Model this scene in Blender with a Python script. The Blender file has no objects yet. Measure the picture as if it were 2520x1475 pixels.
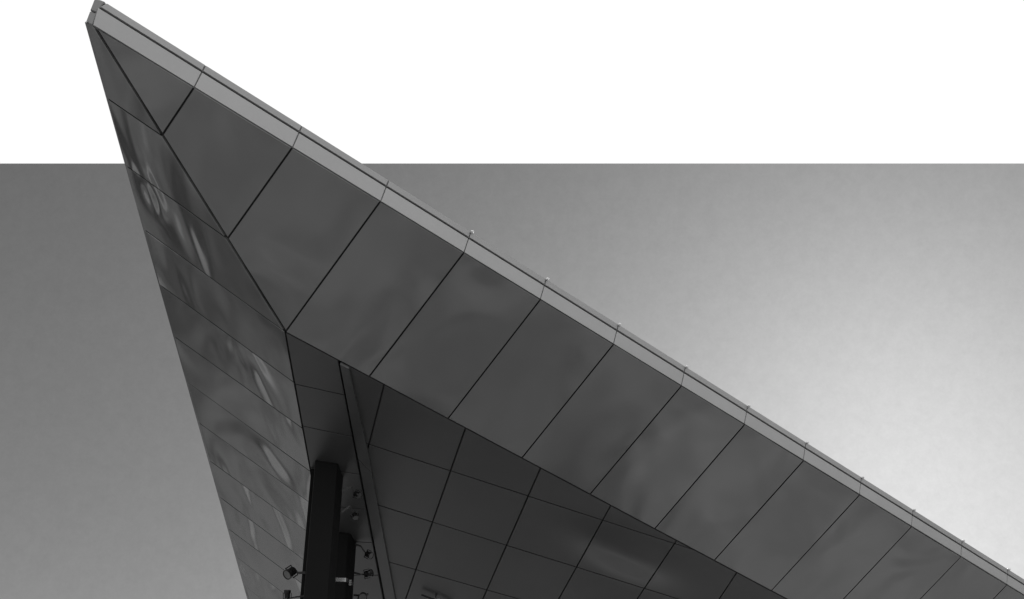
import bpy, bmesh, math, random
from mathutils import Vector, Matrix
R = math.radians
random.seed(7)
scene = bpy.context.scene
COL = scene.collection

# ------------------------------------------------------------------ camera
W_REF, H_REF, FOC = 2520.0, 1475.25, 2815.0
PITCH = R(28)
CAM = Vector((0, 0, 1.6))
cd = bpy.data.cameras.new('camera')
cd.sensor_width = 36.0
cd.lens = 36.0 * FOC / W_REF
cd.clip_start = 0.05
cd.clip_end = 20000
cam = bpy.data.objects.new('camera', cd)
cam.location = CAM
cam.rotation_euler = (math.pi / 2 + PITCH, 0, 0)
COL.objects.link(cam)
scene.camera = cam
RIGHT = Vector((1, 0, 0))
FWD = Vector((0, math.cos(PITCH), math.sin(PITCH)))
UP = Vector((0, -math.sin(PITCH), math.cos(PITCH)))

# ------------------------------------------------------------------ sky, sun, exposure
SUN_EL, SUN_AZ = R(20), R(20)          # azimuth clockwise from +Y (towards +X)
world = bpy.data.worlds.new('World')
scene.world = world
world.use_nodes = True
wn, wl = world.node_tree.nodes, world.node_tree.links
wn.clear()
sky = wn.new('ShaderNodeTexSky')
sky.sky_type = 'NISHITA'
sky.sun_disc = False
sky.sun_elevation = SUN_EL
sky.sun_rotation = SUN_AZ
sky.dust_density = 0.4
sky.air_density = 0.7
sky.ozone_density = 1.0
sep = wn.new('ShaderNodeSeparateColor')
wl.new(sky.outputs[0], sep.inputs[0])
# black and white film behind a red filter, slightly soft in contrast
m1 = wn.new('ShaderNodeMath'); m1.operation = 'MULTIPLY'; m1.inputs[1].default_value = 1.0
m2 = wn.new('ShaderNodeMath'); m2.operation = 'MULTIPLY_ADD'; m2.inputs[1].default_value = 0.0
wl.new(sep.outputs[0], m1.inputs[0])
wl.new(sep.outputs[1], m2.inputs[0]); wl.new(m1.outputs[0], m2.inputs[2])
bg = wn.new('ShaderNodeBackground')
bg.inputs['Strength'].default_value = 0.130
gm = wn.new('ShaderNodeMath'); gm.operation = 'POWER'; gm.inputs[1].default_value = 0.65
wl.new(m2.outputs[0], gm.inputs[0])
tc = wn.new('ShaderNodeTexCoord')      # grain-like mottle put into the brightness: faint unevenness all over the sky
vn = wn.new('ShaderNodeTexNoise'); vn.inputs['Scale'].default_value = 90; vn.inputs['Detail'].default_value = 3.5; vn.inputs['Roughness'].default_value = 0.9
wl.new(tc.outputs['Generated'], vn.inputs['Vector'])
vm = wn.new('ShaderNodeMath'); vm.operation = 'MULTIPLY_ADD'; vm.inputs[1].default_value = 0.20; vm.inputs[2].default_value = 0.90
wl.new(vn.outputs['Fac'], vm.inputs[0])
vx = wn.new('ShaderNodeMath'); vx.operation = 'MULTIPLY'
wl.new(gm.outputs[0], vx.inputs[0]); wl.new(vm.outputs[0], vx.inputs[1])
wl.new(vx.outputs[0], bg.inputs['Color'])
wo = wn.new('ShaderNodeOutputWorld')
wl.new(bg.outputs[0], wo.inputs['Surface'])

sd = bpy.data.lights.new('sun', 'SUN')
sd.energy = 2.5
sd.angle = R(0.5)
sd.color = (1, 1, 1)
sun = bpy.data.objects.new('sun', sd)
sdir = Vector((math.sin(SUN_AZ) * math.cos(SUN_EL), math.cos(SUN_AZ) * math.cos(SUN_EL), math.sin(SUN_EL)))
sun.rotation_euler = (-sdir).to_track_quat('-Z', 'Y').to_euler()
sun.location = (30, 30, 40)
COL.objects.link(sun)
scene.view_settings.view_transform = 'Standard'
scene.view_settings.look = 'None'
scene.view_settings.gamma = 1
scene.view_settings.use_curve_mapping = False
scene.view_settings.exposure = 0.0
scene.render.engine = 'CYCLES'

# ------------------------------------------------------------------ helpers
def ray(x, y):
    return RIGHT * ((x - W_REF / 2) / FOC) + UP * ((H_REF / 2 - y) / FOC) + FWD
def at(x, y, w):
    return CAM + ray(x, y) * w
def hit(pt, plane):
    p0, n = plane
    r = ray(*pt)
    return CAM + r * ((p0 - CAM).dot(n) / r.dot(n))
def plane3(a, b, c):
    n = (b - a).cross(c - a).normalized()
    if n.dot(CAM - a) < 0: n = -n
    return (a, n)
def depth(p): return (p - CAM).dot(FWD)

def props(o, label=None, cat=None, group=None, kind=None):
    if label: o['label'] = label
    if cat: o['category'] = cat
    if group: o['group'] = group
    if kind: o['kind'] = kind
    return o
def empty(name, loc):
    o = bpy.data.objects.new(name, None)
    o.location = loc
    o.empty_display_size = 0.3
    COL.objects.link(o)
    return o
def mesh_obj(name, verts, faces, mat, parent=None, origin=None, smooth=False):
    """verts in world space; origin becomes the object's location"""
    if origin is None:
        origin = sum(verts, Vector()) / len(verts)
    me = bpy.data.meshes.new(name)
    me.from_pydata([tuple(v - origin) for v in verts], [], faces)
    bm = bmesh.new(); bm.from_mesh(me)
    bmesh.ops.recalc_face_normals(bm, faces=bm.faces)
    bm.to_mesh(me); bm.free()
    me.materials.append(mat)
    if smooth:
        for p in me.polygons: p.use_smooth = True
    o = bpy.data.objects.new(name, me)
    COL.objects.link(o)
    if parent:
        o.parent = parent
        base = parent
        off = Vector()
        while base is not None:
            off += base.location; base = base.parent
        o.location = origin - off
    else:
        o.location = origin
    return o

# ------------------------------------------------------------------ materials
def new_mat(name, base, rough, metal=0.0, spec=0.5):
    m = bpy.data.materials.new(name)
    m.use_nodes = True
    b = m.node_tree.nodes['Principled BSDF']
    b.inputs['Base Color'].default_value = (base, base, base, 1)
    b.inputs['Roughness'].default_value = rough
    b.inputs['Metallic'].default_value = metal
    b.inputs['Specular IOR Level'].default_value = spec
    return m
def N(m, t): return m.node_tree.nodes.new(t)
def L(m, a, b): m.node_tree.links.new(a, b)
def clad_mat(name, base, rough, metal, wave_scale, wave_strength, dist=0.02, stretch=(1, 1, 1), warp=0.0, mottle=0.12, grain=0.03, shift=0.6, detail=1.2):
    """sheet metal: slow buckles in the sheet, faint mottling and fine grain"""
    m = new_mat(name, base, rough, metal)
    b = m.node_tree.nodes['Principled BSDF']
    geo = N(m, 'ShaderNodeNewGeometry')
    info = N(m, 'ShaderNodeObjectInfo')
    mul = N(m, 'ShaderNodeVectorMath'); mul.operation = 'SCALE'; mul.inputs['Scale'].default_value = shift
    cmb = N(m, 'ShaderNodeCombineXYZ')
    L(m, info.outputs['Random'], cmb.inputs[0]); L(m, info.outputs['Random'], cmb.inputs[2])
    L(m, cmb.outputs[0], mul.inputs[0])
    add = N(m, 'ShaderNodeVectorMath'); add.operation = 'ADD'
    L(m, geo.outputs['Position'], add.inputs[0]); L(m, mul.outputs[0], add.inputs[1])
    mp = N(m, 'ShaderNodeMapping'); mp.inputs['Scale'].default_value = stretch
    L(m, add.outputs[0], mp.inputs[0])
    n1 = N(m, 'ShaderNodeTexNoise'); n1.inputs['Scale'].default_value = wave_scale
    n1.inputs['Detail'].default_value = detail; n1.inputs['Roughness'].default_value = 0.35
    n1.inputs['Distortion'].default_value = warp
    L(m, mp.outputs[0], n1.inputs['Vector'])
    n2 = N(m, 'ShaderNodeTexNoise'); n2.inputs['Scale'].default_value = 260
    n2.inputs['Detail'].default_value = 3
    L(m, geo.outputs['Position'], n2.inputs['Vector'])
    bp = N(m, 'ShaderNodeBump'); bp.inputs['Strength'].default_value = wave_strength
    bp.inputs['Distance'].default_value = dist
    L(m, n1.outputs['Fac'], bp.inputs['Height'])
    L(m, bp.outputs[0], b.inputs['Normal'])
    # colour: batch differences from sheet to sheet, blotchy weathering, fine grain
    n3 = N(m, 'ShaderNodeTexNoise'); n3.inputs['Scale'].default_value = 1.7
    n3.inputs['Detail'].default_value = 6; n3.inputs['Roughness'].default_value = 0.6
    L(m, add.outputs[0], n3.inputs['Vector'])
    def madd(sock, k, c):
        x = N(m, 'ShaderNodeMath'); x.operation = 'MULTIPLY_ADD'
        L(m, sock, x.inputs[0]); x.inputs[1].default_value = k; x.inputs[2].default_value = c
        return x
    a = madd(n3.outputs['Fac'], mottle, 1 - mottle / 2)
    c = madd(n2.outputs['Fac'], grain * 2, 1 - grain)
    d = madd(info.outputs['Random'], 0.06, 0.97)
    p = N(m, 'ShaderNodeMath'); p.operation = 'MULTIPLY'; L(m, a.outputs[0], p.inputs[0]); L(m, c.outputs[0], p.inputs[1])
    q = N(m, 'ShaderNodeMath'); q.operation = 'MULTIPLY'; L(m, p.outputs[0], q.inputs[0]); L(m, d.outputs[0], q.inputs[1])
    s = N(m, 'ShaderNodeMath'); s.operation = 'MULTIPLY'; L(m, q.outputs[0], s.inputs[0]); s.inputs[1].default_value = base
    cc = N(m, 'ShaderNodeCombineColor')
    for i in range(3): L(m, s.outputs[0], cc.inputs[i])
    L(m, cc.outputs[0], b.inputs['Base Color'])
    ro = madd(n3.outputs['Fac'], 0.12, rough - 0.06)
    L(m, ro.outputs[0], b.inputs['Roughness'])
    return m

M_SOFFIT = clad_mat('zinc_soffit_sheet', 0.265, 0.19, 0.88, 0.6, 1.0, 0.13, warp=0.8)
M_SIDE = clad_mat('polished_zinc_sheet', 0.35, 0.19, 0.92, 0.62, 1.0, 0.19, (1.5, 0.45, 0.8), 1.1, shift=2.0, detail=1.5)
M_CEIL = clad_mat('shade_toned_soffit_sheet', 0.112, 0.36, 0.65, 0.7, 0.4, 0.05)  # same metal as the outer soffit, its shade put into a darker base
M_FASCIA = clad_mat('pale_anodised_fascia', 0.44, 0.5, 0.3, 1.5, 0.25, 0.02, mottle=0.2, grain=0.2)
M_CAP = clad_mat('folded_grey_cap', 0.20, 0.45, 0.5, 2.0, 0.1, 0.01)
M_BACK = new_mat('dark_backing', 0.03, 0.8)
M_BACKF = new_mat('grey_backing', 0.22, 0.8)
M_BLACK = clad_mat('black_painted_steel', 0.010, 0.7, 0.0, 2.0, 0.05, 0.01)
M_BLACK.node_tree.nodes['Principled BSDF'].inputs['Specular IOR Level'].default_value = 0.12
M_GLOSS = new_mat('black_lamp_housing', 0.02, 0.25, 0.3)
M_STEEL = new_mat('bright_steel', 0.35, 0.25, 1.0)
M_GLASS = new_mat('lamp_glass', 0.12, 0.08, 0.6)
M_WHITE = new_mat('white_glint_and_lamp', 0.8, 0.3, 0.2)  # white for the imitated joint glints and the small lamp body
M_ROOF = clad_mat('roof_membrane', 0.2, 0.8, 0.0, 1.0, 0.1)

# ------------------------------------------------------------------ setting: ground, added paving and white sheet
def paving_mat():
    m = new_mat('added_pale_paving', 0.4, 0.85)
    b = m.node_tree.nodes['Principled BSDF']
    geo = N(m, 'ShaderNodeNewGeometry')
    br = N(m, 'ShaderNodeTexBrick')
    br.inputs['Scale'].default_value = 1.0
    br.inputs['Color1'].default_value = (0.46, 0.46, 0.46, 1)
    br.inputs['Color2'].default_value = (0.38, 0.38, 0.38, 1)
    br.inputs['Mortar'].default_value = (0.10, 0.10, 0.10, 1)
    br.inputs['Mortar Size'].default_value = 0.012
    br.inputs['Brick Width'].default_value = 1.2
    br.inputs['Row Height'].default_value = 0.6
    L(m, geo.outputs['Position'], br.inputs['Vector'])
    n2 = N(m, 'ShaderNodeTexNoise'); n2.inputs['Scale'].default_value = 0.33; n2.inputs['Detail'].default_value = 3
    L(m, geo.outputs['Position'], n2.inputs['Vector'])
    rp = N(m, 'ShaderNodeValToRGB')
    rp.color_ramp.elements[0].position = 0.42; rp.color_ramp.elements[0].color = (0.2, 0.2, 0.2, 1)  # dark patches added to blotch the soffit reflections
    rp.color_ramp.elements[1].position = 0.60; rp.color_ramp.elements[1].color = (1, 1, 1, 1)
    L(m, n2.outputs['Fac'], rp.inputs[0])
    m3 = N(m, 'ShaderNodeMix'); m3.data_type = 'RGBA'; m3.blend_type = 'MULTIPLY'; m3.inputs['Factor'].default_value = 0.5
    L(m, br.outputs['Color'], m3.inputs[6]); L(m, rp.outputs[0], m3.inputs[7])
    L(m, m3.outputs[2], b.inputs['Base Color'])
    return m
def ground_mat():
    m = new_mat('dark_patchy_ground', 0.06, 0.9)
    b = m.node_tree.nodes['Principled BSDF']
    geo = N(m, 'ShaderNodeNewGeometry')
    ns = N(m, 'ShaderNodeTexNoise'); ns.inputs['Scale'].default_value = 0.06; ns.inputs['Detail'].default_value = 4
    L(m, geo.outputs['Position'], ns.inputs['Vector'])
    rp = N(m, 'ShaderNodeValToRGB')
    rp.color_ramp.elements[0].position = 0.42; rp.color_ramp.elements[0].color = (0.025, 0.025, 0.025, 1)  # unseen ground, toned dark and patchy for reflections in the left face
    rp.color_ramp.elements[1].position = 0.60; rp.color_ramp.elements[1].color = (0.17, 0.17, 0.17, 1)
    L(m, ns.outputs['Fac'], rp.inputs[0]); L(m, rp.outputs[0], b.inputs['Base Color'])
    return m
g = mesh_obj('ground', [Vector((-3000, -3000, 0)), Vector((3000, -3000, 0)), Vector((3000, 3000, 0)), Vector((-3000, 3000, 0))],
             [(0, 1, 2, 3)], ground_mat(), origin=Vector((0, 0, 0)))
props(g, 'dark flat ground running out to the horizon around the added paving', kind='structure')
px0, px1, py0, py1 = -14.0, 20.0, -26.0, 70.0  # unseen paving, added and sized for its reflection in the panels
g = mesh_obj('added_paving', [Vector((x, y, z)) for z in (0.0, 0.12) for x, y in ((px0, py0), (px1, py0), (px1, py1), (px0, py1))],
             [(0, 1, 2, 3), (4, 5, 6, 7), (0, 1, 5, 4), (1, 2, 6, 5), (2, 3, 7, 6), (3, 0, 4, 7)], paving_mat(), origin=Vector((0, 0, 0)))
props(g, 'added unseen pale paving under and before the building, laid for its reflection in the metal', kind='structure')

# added helper for the blank white top: an even glowing sheet high overhead whose straight near edge
# runs level across the view, with the clear grey sky beyond and below it
m = bpy.data.materials.new('white_blank_sheet')
m.use_nodes = True
m.node_tree.nodes.clear()
em = N(m, 'ShaderNodeEmission'); em.inputs['Color'].default_value = (1, 1, 1, 1); em.inputs['Strength'].default_value = 1.02
out = N(m, 'ShaderNodeOutputMaterial'); L(m, em.outputs[0], out.inputs['Surface'])
HS = 900.0
r_edge = ray(W_REF / 2, 400.5)
y_edge = r_edge.y / r_edge.z * HS
s = mesh_obj('sky', [Vector((-6000, -6000, HS)), Vector((6000, -6000, HS)), Vector((6000, y_edge, HS)), Vector((-6000, y_edge, HS)),
                     Vector((-6000, -6000, HS + 20)), Vector((6000, -6000, HS + 20)), Vector((6000, y_edge, HS + 20)), Vector((-6000, y_edge, HS + 20))],
             [(0, 1, 2, 3), (4, 5, 6, 7), (0, 1, 5, 4), (1, 2, 6, 5), (2, 3, 7, 6), (3, 0, 4, 7)], m)
props(s, 'added blank white glowing sheet ending in one level straight edge above the grey sky', kind='structure')

# ------------------------------------------------------------------ planes of the building
W0 = 14.0
def vp(x, y): return (RIGHT * (x - W_REF / 2) + UP * (H_REF / 2 - y) + FWD * FOC).normalized()
d1 = vp(6348, 3846)                    # along the roof edge
d2 = -vp(2828, -4378)                  # down the fascia
d3 = vp(-6200, 10230)                  # soffit seams, inwards and down
T = at(228, 62, W0)
PL_A = plane3(T, T + d1, T + d3)
PL_F = plane3(T, T + d1, T + d2)
P = hit((702, 818), PL_A)
Lfar = hit((1898, 1455), PL_A)
PL_C = plane3(P, Lfar, P + vp(367, 3262))
E = hit((765, 1160), PL_C)
PL_B = plane3(T, P, E)
Rr = hit((832, 890), PL_A)
PL_D = PL_C
joint0, joint1 = hit((500, 178), PL_F), hit((2480, 1415), PL_F)
# upper band leans slightly forward from the joint line
jd = (joint1 - joint0).normalized()
nU = (Matrix.Rotation(R(-4), 3, jd) @ PL_F[1])
nU2 = (Matrix.Rotation(R(4), 3, jd) @ PL_F[1])
if nU2.z < nU.z: nU = nU2
PL_U = (joint0, nU)
band_c = hit((904, 1109), PL_C)
PL_E = (PL_C[0] + PL_C[1] * 0.05, PL_C[1])   # the trim beam hangs 5 cm below the ceiling
for nm, p in (('T', T), ('P', P), ('Lfar', Lfar), ('E', E), ('R', Rr), ('Bout', hit((610, 1475), PL_B)), ('Btip', hit((210, 55), PL_B)), ('Fend', hit((2520, 1466), PL_F)), ('bandC', band_c), ('Dlow', hit((945, 1468), PL_D)), ('Clow', hit((1188, 1475), PL_C))):
    print('PT', nm, [round(c, 2) for c in p], 'w', round(depth(p), 2))
for nm, pl in (('A', PL_A), ('B', PL_B), ('C', PL_C), ('D', PL_D), ('E', PL_E), ('F', PL_F), ('U', PL_U)):
    print('N', nm, [round(c, 2) for c in pl[1]])

# ------------------------------------------------------------------ panelled surfaces
def cut(polys, a, b):
    """split convex polygons by the line through a and b"""
    out = []
    nx, ny = -(b[1] - a[1]), b[0] - a[0]
    k = math.hypot(nx, ny)
    side = lambda p: ((p[0] - a[0]) * nx + (p[1] - a[1]) * ny) / k
    for poly in polys:
        pos, neg = [], []
        for i, p in enumerate(poly):
            q = poly[(i + 1) % len(poly)]
            sp, sq = side(p), side(q)
            if sp >= 0: pos.append(p)
            if sp <= 0: neg.append(p)
            if sp * sq < 0:
                t = sp / (sp - sq)
                x = (p[0] + (q[0] - p[0]) * t, p[1] + (q[1] - p[1]) * t)
                pos.append(x); neg.append(x)
        for c in (pos, neg):
            if len(c) >= 3 and abs(area(c)) > 60: out.append(c)
    return out
def area(p):
    return 0.5 * sum(p[i][0] * p[(i + 1) % len(p)][1] - p[(i + 1) % len(p)][0] * p[i][1] for i in range(len(p)))
def frame(n):
    u = Vector((0, 0, 1)).cross(n)
    if u.length < 1e-3: u = Vector((1, 0, 0))
    u.normalize()
    return u, n.cross(u)
def shrink(pts, n, g):
    """move every edge of a convex planar polygon inwards; g is one number or one per edge"""
    u, v = frame(n)
    o = sum(pts, Vector()) / len(pts)
    q = [((p - o).dot(u), (p - o).dot(v)) for p in pts]
    # drop near-duplicate points
    qq = []
    for p in q:
        if not qq or math.hypot(p[0] - qq[-1][0], p[1] - qq[-1][1]) > 1e-3: qq.append(p)
    if math.hypot(qq[0][0] - qq[-1][0], qq[0][1] - qq[-1][1]) < 1e-3: qq.pop()
    q = qq
    if area(q) < 0: q = q[::-1]
    for i in range(len(q)):           # clip by every shifted edge
        a, b = q[i], q[(i + 1) % len(q)]
        ex, ey = b[0] - a[0], b[1] - a[1]
        l = math.hypot(ex, ey)
        nx, ny = -ey / l, ex / l
        if i == 0: res = list(q)
        new = []
        for j, p in enumerate(res):
            r = res[(j + 1) % len(res)]
            sp = (p[0] - a[0]) * nx + (p[1] - a[1]) * ny - g
            sr = (r[0] - a[0]) * nx + (r[1] - a[1]) * ny - g
            if sp >= 0: new.append(p)
            if sp * sr < 0:
                t = sp / (sp - sr)
                new.append((p[0] + (r[0] - p[0]) * t, p[1] + (r[1] - p[1]) * t))
        res = new
        if len(res) < 3: return None
    return [o + u * p[0] + v * p[1] for p in res]
def slab(name, pts, n, t, mat, parent, bev=0.003, back=0.0, tilt=0.0, front=0.0):
    """sheet with folded edges: front face in the plane, sides returning t behind it"""
    k = len(pts)
    o = sum(pts, Vector()) / k
    if tilt:
        u, v = frame(n)
        rot = Matrix.Rotation(random.uniform(-tilt, tilt), 3, u) @ Matrix.Rotation(random.uniform(-tilt, tilt), 3, v)
        pts = [o + rot @ (p - o) for p in pts]
    inn = []
    for p in pts:
        d = (o - p); inn.append(p + d.normalized() * min(bev * 1.4, d.length * 0.3))
    vs = [p + n * front for p in inn] + [p - n * (bev - front) for p in pts] + [p - n * t for p in pts]
    f = [tuple(range(k)), tuple(reversed(range(2 * k, 3 * k)))]
    for i in range(k):
        j = (i + 1) % k
        f += [(i, j, k + j, k + i), (k + i, k + j, 2 * k + j, 2 * k + i)]
    return mesh_obj(name, vs, f, mat, parent, origin=o)
def surface(poly, lines, plane, name, mat, parent, gap=0.020, t=0.035, tilt=R(0.12), backing=True, bmat=None):
    cells = [poly]
    for ln in lines:
        a, b = ln[0], ln[1]
        if len(ln) == 3:               # only cut cells whose centre passes the test
            keep = [c for c in cells if not ln[2](centre(c))]
            cells = keep + cut([c for c in cells if ln[2](centre(c))], a, b)
        else:
            cells = cut(cells, a, b)
    objs = []
    for c in cells:
        pts = shrink([hit(p, plane) for p in c], plane[1], gap / 2)
        if pts: objs.append(slab(name, pts, plane[1], t, mat, parent, tilt=tilt))
    if backing:
        pts = shrink([hit(p, plane) for p in poly], plane[1], 0.004)
        back = [p - plane[1] * (t + 0.002) for p in pts]
        slab('backing', back, plane[1], 0.05, bmat or M_BACK, parent)
    return objs
def centre(c): return (sum(p[0] for p in c) / len(c), sum(p[1] for p in c) / len(c))

yb = lambda x: 215 + 0.6125 * (x - 478)      # fascia foot
yj = lambda x: 178 + 0.6247 * (x - 500)      # joint
yt = lambda x: 8 + 0.6284 * (x - 265)        # top edge
yl = lambda x: 818 + 0.5326 * (x - 702)      # inner soffit edge
base = Vector((T.x + 2, T.y + 6, 0))
bld = empty('building', base)
props(bld, 'angular metal-clad building whose pointed wedge roof juts out over the viewer', 'building')

XE = 3050
# soffit below the roof edge
A_TOP = [(478, 215), (720, 363), (937, 495), (1142, 622), (1330, 738), (1510, 848), (1677, 951), (1832, 1046), (1977, 1135), (2115, 1219), (2243, 1297), (2365, 1371), (2478, 1440)]
A_BOT = [(398, 335), (560, 588), (702, 818), (908, 928), (1103, 1030), (1284, 1128), (1453, 1216), (1611, 1302), (1758, 1380), (1898, 1455), (2029, 1525), (2153, 1591), (2272, 1655)]
linesA = list(zip(A_TOP, A_BOT)) + [((2584, yb(2584)), (2384, yl(2384))), ((2684, yb(2684)), (2490, yl(2490))), ((2780, yb(2780)), (2592, yl(2592))), ((2872, yb(2872)), (2690, yl(2690))), ((2960, yb(2960)), (2784, yl(2784)))]
surface([(233, yb(233)), (XE, yb(XE)), (2880, yl(2880)), (706, 820)], linesA, PL_A, 'soffit_panel', M_SOFFIT, bld, gap=0.024)

# left face of the wedge
def sil(y): return 210 + (y - 55) * 0.2817
B_L = [(242, (398, 335)), (408, (558, 588)), (565, (702, 818)), (700, (720, 940)), (828, (740, 1052)), (940, (758, 1157)), (1040, (752, 1230)), (1133, (748, 1303)), (1222, (742, 1374)), (1301, (742, 1436)), (1370, (742, 1495)), (1440, (742, 1558)), (1510, (742, 1620)), (1585, (742, 1690)), (1660, (742, 1765))]
linesB = [((sil(y), y), q) for y, q in B_L]
surface([(210, 55), (226.5, 61), (700.5, 818), (763.5, 1160), (900, 1900), (sil(1900), 1900)], linesB, PL_B, 'cladding_panel', M_SIDE, bld, gap=0.024)

# inner shaded strip beside the left face
D_lines = [((735, 948), (843, 972)), ((748, 1050), (865, 1075)), ((768, 1152), (885, 1168)), ((800, 1245), (900, 1254)), ((800, 1330), (920, 1336)), ((800, 1416), (938, 1416)), ((800, 1500), (950, 1496)), ((800, 1590), (980, 1582))]
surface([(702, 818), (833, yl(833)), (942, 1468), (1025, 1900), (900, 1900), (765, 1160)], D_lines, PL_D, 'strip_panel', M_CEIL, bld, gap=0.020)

# dark inner soffit with its grid of joints
C_poly = [(838, yl(838)), (2720, yl(2720)), (1030, 1900), (904, 1109)]
C_thick = [((945, 948), (905, 1105)), ((1145, 1055), (998, 1475)), ((1330, 1153), (1188, 1475)), ((1503, 1245), (1375, 1475)), ((1665, 1331), (1568, 1475)), ((1813, 1410), (1770, 1475)), ((1957, 1486), (1930, 1530)), ((2095, 1560), (2066, 1610))]
C_thin = [((910, 1095), (1665, 1340)), ((918, 1240), (1590, 1450)), ((990, 1393), (1190, 1450)), ((1000, 1530), (1190, 1583))]
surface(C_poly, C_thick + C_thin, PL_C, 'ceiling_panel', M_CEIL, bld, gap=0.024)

# trim beam between the strip and the inner soffit
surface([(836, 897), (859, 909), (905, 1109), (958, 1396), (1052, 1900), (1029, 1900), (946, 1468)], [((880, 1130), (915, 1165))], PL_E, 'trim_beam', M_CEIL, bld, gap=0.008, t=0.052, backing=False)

# fascia: lower band, recessed joint, upper band
ang = [(0.51)] * 13
def up_from(x, k):                     # point on the joint line above a foot point
    VPX, VPY = 2828.0, -4378.0
    p, q = (x, yb(x)), (VPX, VPY)
    # intersect with joint / top line y = c + m x
    c, mm = k
    dx, dy = q[0] - p[0], q[1] - p[1]
    t = (c + mm * p[0] - p[1]) / (dy - mm * dx)
    return (p[0] + dx * t, p[1] + dy * t)
KJ = (yj(0), 0.6247); KT = (yt(0), 0.6284)
feet = [p[0] for p in A_TOP] + [2584, 2684, 2780, 2872, 2960]
fl = [((x, yb(x)), up_from(x, KJ)) for x in feet]
fj0 = (243, yj(243) )
surface([(228, yb(228)), (XE, yb(XE)), (XE + 8, yj(XE + 8)), (241, yj(241) + 1.5)], fl, PL_F, 'fascia_panel', M_FASCIA, bld, gap=0.016, t=0.016, tilt=0, bmat=M_BACKF)
surface([(245, yj(245) - 1.5), (XE + 8, yj(XE + 8) - 1.5), (XE + 12, yt(XE + 12)), (263, yt(263))], [(a, b) for a, b in fl], PL_U, 'coping_panel', M_FASCIA, bld, gap=0.020, t=0.016, tilt=0, bmat=M_BACKF)

# folded end cap at the tip
c1 = hit((210, 55), PL_B); c2 = hit((228, 62), PL_F); c3 = hit((262, 6), PL_U)
PL_CAP = plane3(c1, c2, c3)
def cap(name, pts, front):
    pp = shrink([hit(q, PL_CAP) for q in pts], PL_CAP[1], 0.003)
    slab(name, pp, PL_CAP[1], 0.06, M_CAP, bld, bev=0.008, front=front)
cap('end_cap', [(210, 55), (221, 27), (238, 33), (227, 62)], 0.0)
cap('end_cap', [(221, 25), (232, -3), (246, -1), (263, 6), (243, 24), (238, 31)], 0.0)

# white beads put in to imitate glints of light at the coping joints
for x in feet[3:]:
    tpx = up_from(x, KT)
    c = hit((tpx[0] + 1, tpx[1] + 1.5), PL_U)
    bm = bmesh.new()
    bmesh.ops.create_icosphere(bm, subdivisions=1, radius=0.028)
    vs = [Vector(v.co) + c + PL_U[1] * 0.02 for v in bm.verts]
    fs = [tuple(v.index for v in f.verts) for f in bm.faces]
    bm.free()
    mesh_obj('joint_glint', vs, fs, M_WHITE, bld, smooth=True)

# roof deck closing the wedge from above
tipv = hit((240, 2), PL_CAP) - PL_CAP[1] * 0.08
be = hit((sil(1900), 1900), PL_B) - PL_B[1] * 0.1
fe = hit((XE, yt(XE)), PL_U) - PL_U[1] * 0.1
print('DECK', tipv, be, fe)
mid = (be + fe) / 2 + Vector((0, 6, 0))
vs = [tipv, fe, mid, be]
vs2 = [v + Vector((0, 0.05, 0.05)) for v in vs]
mesh_obj('roof', vs + vs2, [(0, 1, 2, 3), (4, 5, 6, 7), (0, 1, 5, 4), (1, 2, 6, 5), (2, 3, 7, 6), (3, 0, 4, 7)], M_ROOF, bld)

# trim closing the outer edge of the left face
pts = shrink([hit(q, PL_B) for q in [(208.5, 55), (214, 55), (sil(1900) + 3, 1900), (sil(1900) - 1.5, 1900)]], PL_B[1], 0.0005)
slab('edge_trim', pts, PL_B[1], 0.09, M_SIDE, bld)

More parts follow.
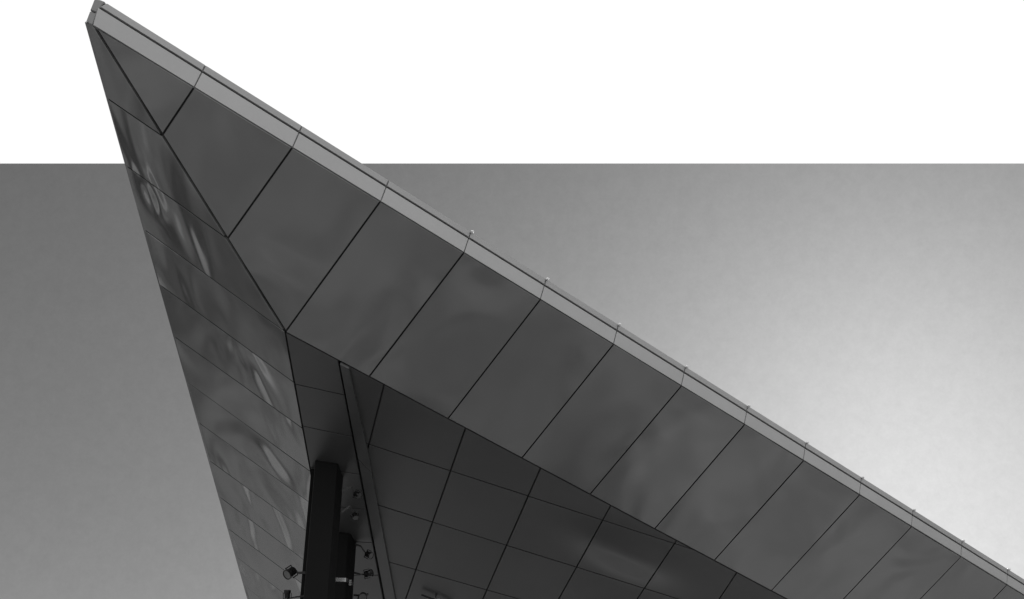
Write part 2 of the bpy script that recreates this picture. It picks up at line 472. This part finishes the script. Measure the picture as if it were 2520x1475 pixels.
# shallow dents pressed into the polished face: they gather ring-shaped reflections
def dent(m, c, ax, radius, height, freq):
    b = m.node_tree.nodes['Principled BSDF']
    old = b.inputs['Normal'].links[0].from_socket
    geo = N(m, 'ShaderNodeNewGeometry')
    sub = N(m, 'ShaderNodeVectorMath'); sub.operation = 'SUBTRACT'; sub.inputs[1].default_value = c
    L(m, geo.outputs['Position'], sub.inputs[0])
    dot = N(m, 'ShaderNodeVectorMath'); dot.operation = 'DOT_PRODUCT'; dot.inputs[1].default_value = ax
    L(m, sub.outputs[0], dot.inputs[0])
    sq = N(m, 'ShaderNodeMath'); sq.operation = 'MULTIPLY'; sq.inputs[1].default_value = -0.55
    L(m, dot.outputs['Value'], sq.inputs[0])
    sc = N(m, 'ShaderNodeVectorMath'); sc.operation = 'SCALE'; sc.inputs[0].default_value = ax
    L(m, sq.outputs[0], sc.inputs['Scale'])
    ad = N(m, 'ShaderNodeVectorMath'); ad.operation = 'ADD'
    L(m, sub.outputs[0], ad.inputs[0]); L(m, sc.outputs[0], ad.inputs[1])
    ln = N(m, 'ShaderNodeVectorMath'); ln.operation = 'LENGTH'; L(m, ad.outputs[0], ln.inputs[0])
    r = N(m, 'ShaderNodeMath'); r.operation = 'DIVIDE'; r.inputs[1].default_value = radius; L(m, ln.outputs['Value'], r.inputs[0])
    p = N(m, 'ShaderNodeMath'); p.operation = 'POWER'; p.inputs[1].default_value = 2; L(m, r.outputs[0], p.inputs[0])
    ng = N(m, 'ShaderNodeMath'); ng.operation = 'MULTIPLY'; ng.inputs[1].default_value = -1; L(m, p.outputs[0], ng.inputs[0])
    ex = N(m, 'ShaderNodeMath'); ex.operation = 'EXPONENT'; L(m, ng.outputs[0], ex.inputs[0])
    fr = N(m, 'ShaderNodeMath'); fr.operation = 'MULTIPLY'; fr.inputs[1].default_value = freq; L(m, r.outputs[0], fr.inputs[0])
    co = N(m, 'ShaderNodeMath'); co.operation = 'COSINE'; L(m, fr.outputs[0], co.inputs[0])
    mu = N(m, 'ShaderNodeMath'); mu.operation = 'MULTIPLY'; L(m, ex.outputs[0], mu.inputs[0]); L(m, co.outputs[0], mu.inputs[1])
    bp = N(m, 'ShaderNodeBump'); bp.inputs['Strength'].default_value = 1.0; bp.inputs['Distance'].default_value = height
    L(m, mu.outputs[0], bp.inputs['Height']); L(m, old, bp.inputs['Normal'])
    L(m, bp.outputs[0], b.inputs['Normal'])
axB = (hit((395, 560), PL_B) - hit((365, 470), PL_B)).normalized()
dent(M_SIDE, hit((370, 484), PL_B), axB, 0.26, 0.024, 5.0)
dent(M_CEIL, hit((1545, 1365), PL_C), (hit((1600, 1390), PL_C) - hit((1520, 1345), PL_C)).normalized(), 0.6, 0.22, 1.2)

# ------------------------------------------------------------------ black steel columns up to the inner soffit
def column(foot_px, label, name='column', parent=None, z0=0.0, z1=None, mat=None, grow=0.0):
    """footprint traced on the ceiling plane, dropped plumb to the ground"""
    tops = [hit(q, PL_C) for q in foot_px]
    k = len(tops)
    c = sum(tops, Vector()) / k
    tops = [t + (Vector((t.x - c.x, t.y - c.y, 0)).normalized() * grow) for t in tops]
    lo = [Vector((t.x, t.y, z0)) for t in tops]
    hi = [Vector((t.x, t.y, (t.z - 0.004) if z1 is None else z1)) for t in tops]
    f = [tuple(range(k)), tuple(reversed(range(k, 2 * k)))] + [(i, (i + 1) % k, k + (i + 1) % k, k + i) for i in range(k)]
    return mesh_obj(name, lo + hi, f, mat or M_BLACK, parent), c
def rounded(q, r):
    """cut the corners of a pixel footprint"""
    out = []
    for i, p in enumerate(q):
        a, b = q[i - 1], q[(i + 1) % len(q)]
        for o, w in ((a, 1), (b, 1)):
            d = math.hypot(o[0] - p[0], o[1] - p[1])
            t = min(r / d, 0.4)
            out.append((p[0] + (o[0] - p[0]) * t, p[1] + (o[1] - p[1]) * t))
    return out
C1 = [(775, 1132), (832, 1141), (845, 1178), (788, 1170)]
c1c = sum([hit(q, PL_C) for q in C1], Vector()) / 4
col1 = empty('steel_column', Vector((c1c.x, c1c.y, 0)))
props(col1, 'wide matt black square column with a narrow side flange, nearer of the two under the dark soffit', 'column', 'black columns under the inner soffit')
column(rounded(C1, 2.0), '', 'shaft', col1)
column([(766, 1153), (777, 1155), (781, 1168), (770, 1166)], '', 'flange', col1)
C2 = [(812, 1306), (858, 1312), (865, 1317), (877, 1339), (873, 1350), (832, 1346)]
c2c = sum([hit(q, PL_C) for q in C2], Vector()) / 6
col2 = empty('steel_column', Vector((c2c.x, c2c.y, 0)))
props(col2, 'slimmer black round-cornered column with a bright steel clamp band, behind the wide black column', 'column', 'black columns under the inner soffit')
z_at = lambda px, col: hit(px, (col, Vector((0, -1, 0)))).z
zc0, zc1 = z_at((840, 1443), c2c), z_at((840, 1428), c2c)
column(rounded(C2, 1.5), '', 'shaft', col2)
column(rounded(C2, 1.5), '', 'clamp_band', col2, z0=zc0 + 0.02, z1=zc1 - 0.02, mat=M_STEEL, grow=0.004)
for sx in (829, 862):
    q = hit((sx, 1435), (c2c + Vector((0, -0.22, 0)), Vector((0, -1, 0))))
    vs = [q + Vector((a * 0.02, b * 0.02, d * 0.05)) for a in (-1, 1) for b in (-1, 1) for d in (-1, 1)]
    mesh_obj('clamp_lug', vs, [(0, 1, 3, 2), (4, 6, 7, 5), (0, 4, 5, 1), (2, 3, 7, 6), (0, 2, 6, 4), (1, 5, 7, 3)], M_STEEL, col2)

# ------------------------------------------------------------------ small spotlights on brackets
def bar(name, a, b, w, mat, parent, h=None):
    ax = (b - a).normalized()
    u = ax.cross(Vector((0, 1, 0.1))).normalized(); v = ax.cross(u)
    h = h or w
    vs = [p + u * (sx * w / 2) + v * (sy * h / 2) for p in (a, b) for sx, sy in ((-1, -1), (1, -1), (1, 1), (-1, 1))]
    f = [(0, 1, 2, 3), (7, 6, 5, 4)] + [(i, (i + 1) % 4, 4 + (i + 1) % 4, 4 + i) for i in range(4)]
    return mesh_obj(name, vs, f, mat, parent)
def turned(name, a, ax, prof, mat, parent, seg=20):
    """lathe: prof is a list of (distance along ax, radius)"""
    ax = ax.normalized(); u = ax.orthogonal().normalized(); v = ax.cross(u)
    vs, f = [], []
    for d, r in prof:
        for i in range(seg):
            t = 2 * math.pi * i / seg
            vs.append(a + ax * d + u * (math.cos(t) * r) + v * (math.sin(t) * r))
    for j in range(len(prof) - 1):
        for i in range(seg):
            k = (i + 1) % seg
            f.append((j * seg + i, j * seg + k, (j + 1) * seg + k, (j + 1) * seg + i))
    f.append(tuple(reversed(range(seg)))); f.append(tuple(range((len(prof) - 1) * seg, len(prof) * seg)))
    return mesh_obj(name, vs, f, mat, parent)
def spotlight(col, root_px, elbow_px, head_px, aim, size, label):
    """bracket from the column face to an elbow, a yoke and a turned lamp head with its glass"""
    pl = (col + Vector((0, 0.0, 0)), Vector((0, -1, 0)))
    a, e, h = hit(root_px, pl), hit(elbow_px, pl), hit(head_px, pl)
    s = 1.15 * size * depth(h) / FOC            # lamp radius in metres
    root = empty('spotlight', a)
    props(root, label, 'spotlight', 'small spotlights bracketed to the black columns')
    bar('bracket', a, e, s * 0.5, M_GLOSS, root)
    ax = Vector(aim).normalized()
    tail = h - ax * s * 1.4
    bar('arm', e, tail, s * 0.4, M_GLOSS, root)
    side = ax.cross(Vector((0, 1, 0.2))).normalized()
    yk = empty('yoke', h); yk.parent = root; yk.location = h - root.location
    for sg in (-1, 1):
        bar('yoke_arm', h + side * sg * s * 1.15 - ax * s * 1.3, h + side * sg * s * 1.15 + ax * s * 0.3, s * 0.18, M_GLOSS, yk)
    bar('yoke_bridge', h - side * s * 1.24 - ax * s * 1.3, h + side * s * 1.24 - ax * s * 1.3, s * 0.22, M_GLOSS, yk)
    hd = turned('lamp_head', h, ax, [(-1.2 * s, 0.45 * s), (-1.1 * s, 0.7 * s), (-0.2 * s, 0.8 * s), (0.5 * s, s), (1.0 * s, s), (1.0 * s, 0.88 * s), (0.85 * s, 0.86 * s)], M_GLOSS, root)
    turned('lamp_glass', h, ax, [(0.84 * s, 0.85 * s), (0.9 * s, 0.84 * s)], M_GLASS, hd)
    for i in range(3):
        turned('cooling_fin', h + ax * (-0.9 + 0.28 * i) * s, ax, [(0, 0.86 * s), (0.08 * s, 0.86 * s)], M_GLOSS, hd, 16)
spotlight(c1c, (842, 1210), (864, 1199), (880, 1218), (0.8, -0.5, -0.45), 7.5, 'topmost little spotlight to the right of the wide black column, just below the soffit')
spotlight(c1c, (840, 1262), (861, 1246), (874, 1271), (0.35, -0.6, -0.9), 7.0, 'second little spotlight right of the wide black column, bent arm above the slimmer column')
spotlight(c2c, (874, 1340), (888, 1345), (908, 1366), (0.8, -0.5, -0.5), 7.5, 'little spotlight at the top right of the slimmer black column, aimed down and out')
spotlight(c2c, (872, 1410), (886, 1414), (907, 1412), (0.9, -0.4, 0.1), 8.0, 'little spotlight on a level bracket right of the bright clamp band')
spotlight(c2c, (870, 1466), (878, 1466), (893, 1469), (0.1, -1.0, -0.5), 9.5, 'round-faced spotlight cut by the lower picture edge right of the slimmer column')
spotlight(c1c, (752, 1410), (733, 1411), (714, 1410), (-0.5, -0.6, -0.6), 11.0, 'dark cone-shaped spotlight against the left metal face, left of the wide black column')
spotlight(c1c, (750, 1468), (728, 1470), (707, 1462), (0.0, -0.4, 1.0), 7.5, 'lowest spotlight left of the wide black column, standing upright at the picture edge')

# pale fitting just peeping in at the foot of the view
wp = (hit((1082, 1471), PL_C) + PL_C[1] * 0.25)
lf = empty('ceiling_lamp', wp)
props(lf, 'small white lamp under the dark inner soffit, barely showing at the bottom edge', 'lamp')
PL_L = (PL_C[0] + PL_C[1] * 0.08, PL_C[1])
bar('lamp_canopy', hit((1038, 1465), PL_L), hit((1078, 1480), PL_L), 0.035, M_GLOSS, lf, h=0.05)
bar('lamp_body', hit((1077, 1477), PL_L), hit((1112, 1494), PL_L), 0.05, M_WHITE, lf, h=0.05)
q = hit((1072, 1473), PL_L)
bar('lamp_stem', q - PL_C[1] * 0.02, q - PL_C[1] * 0.078, 0.02, M_GLOSS, lf)
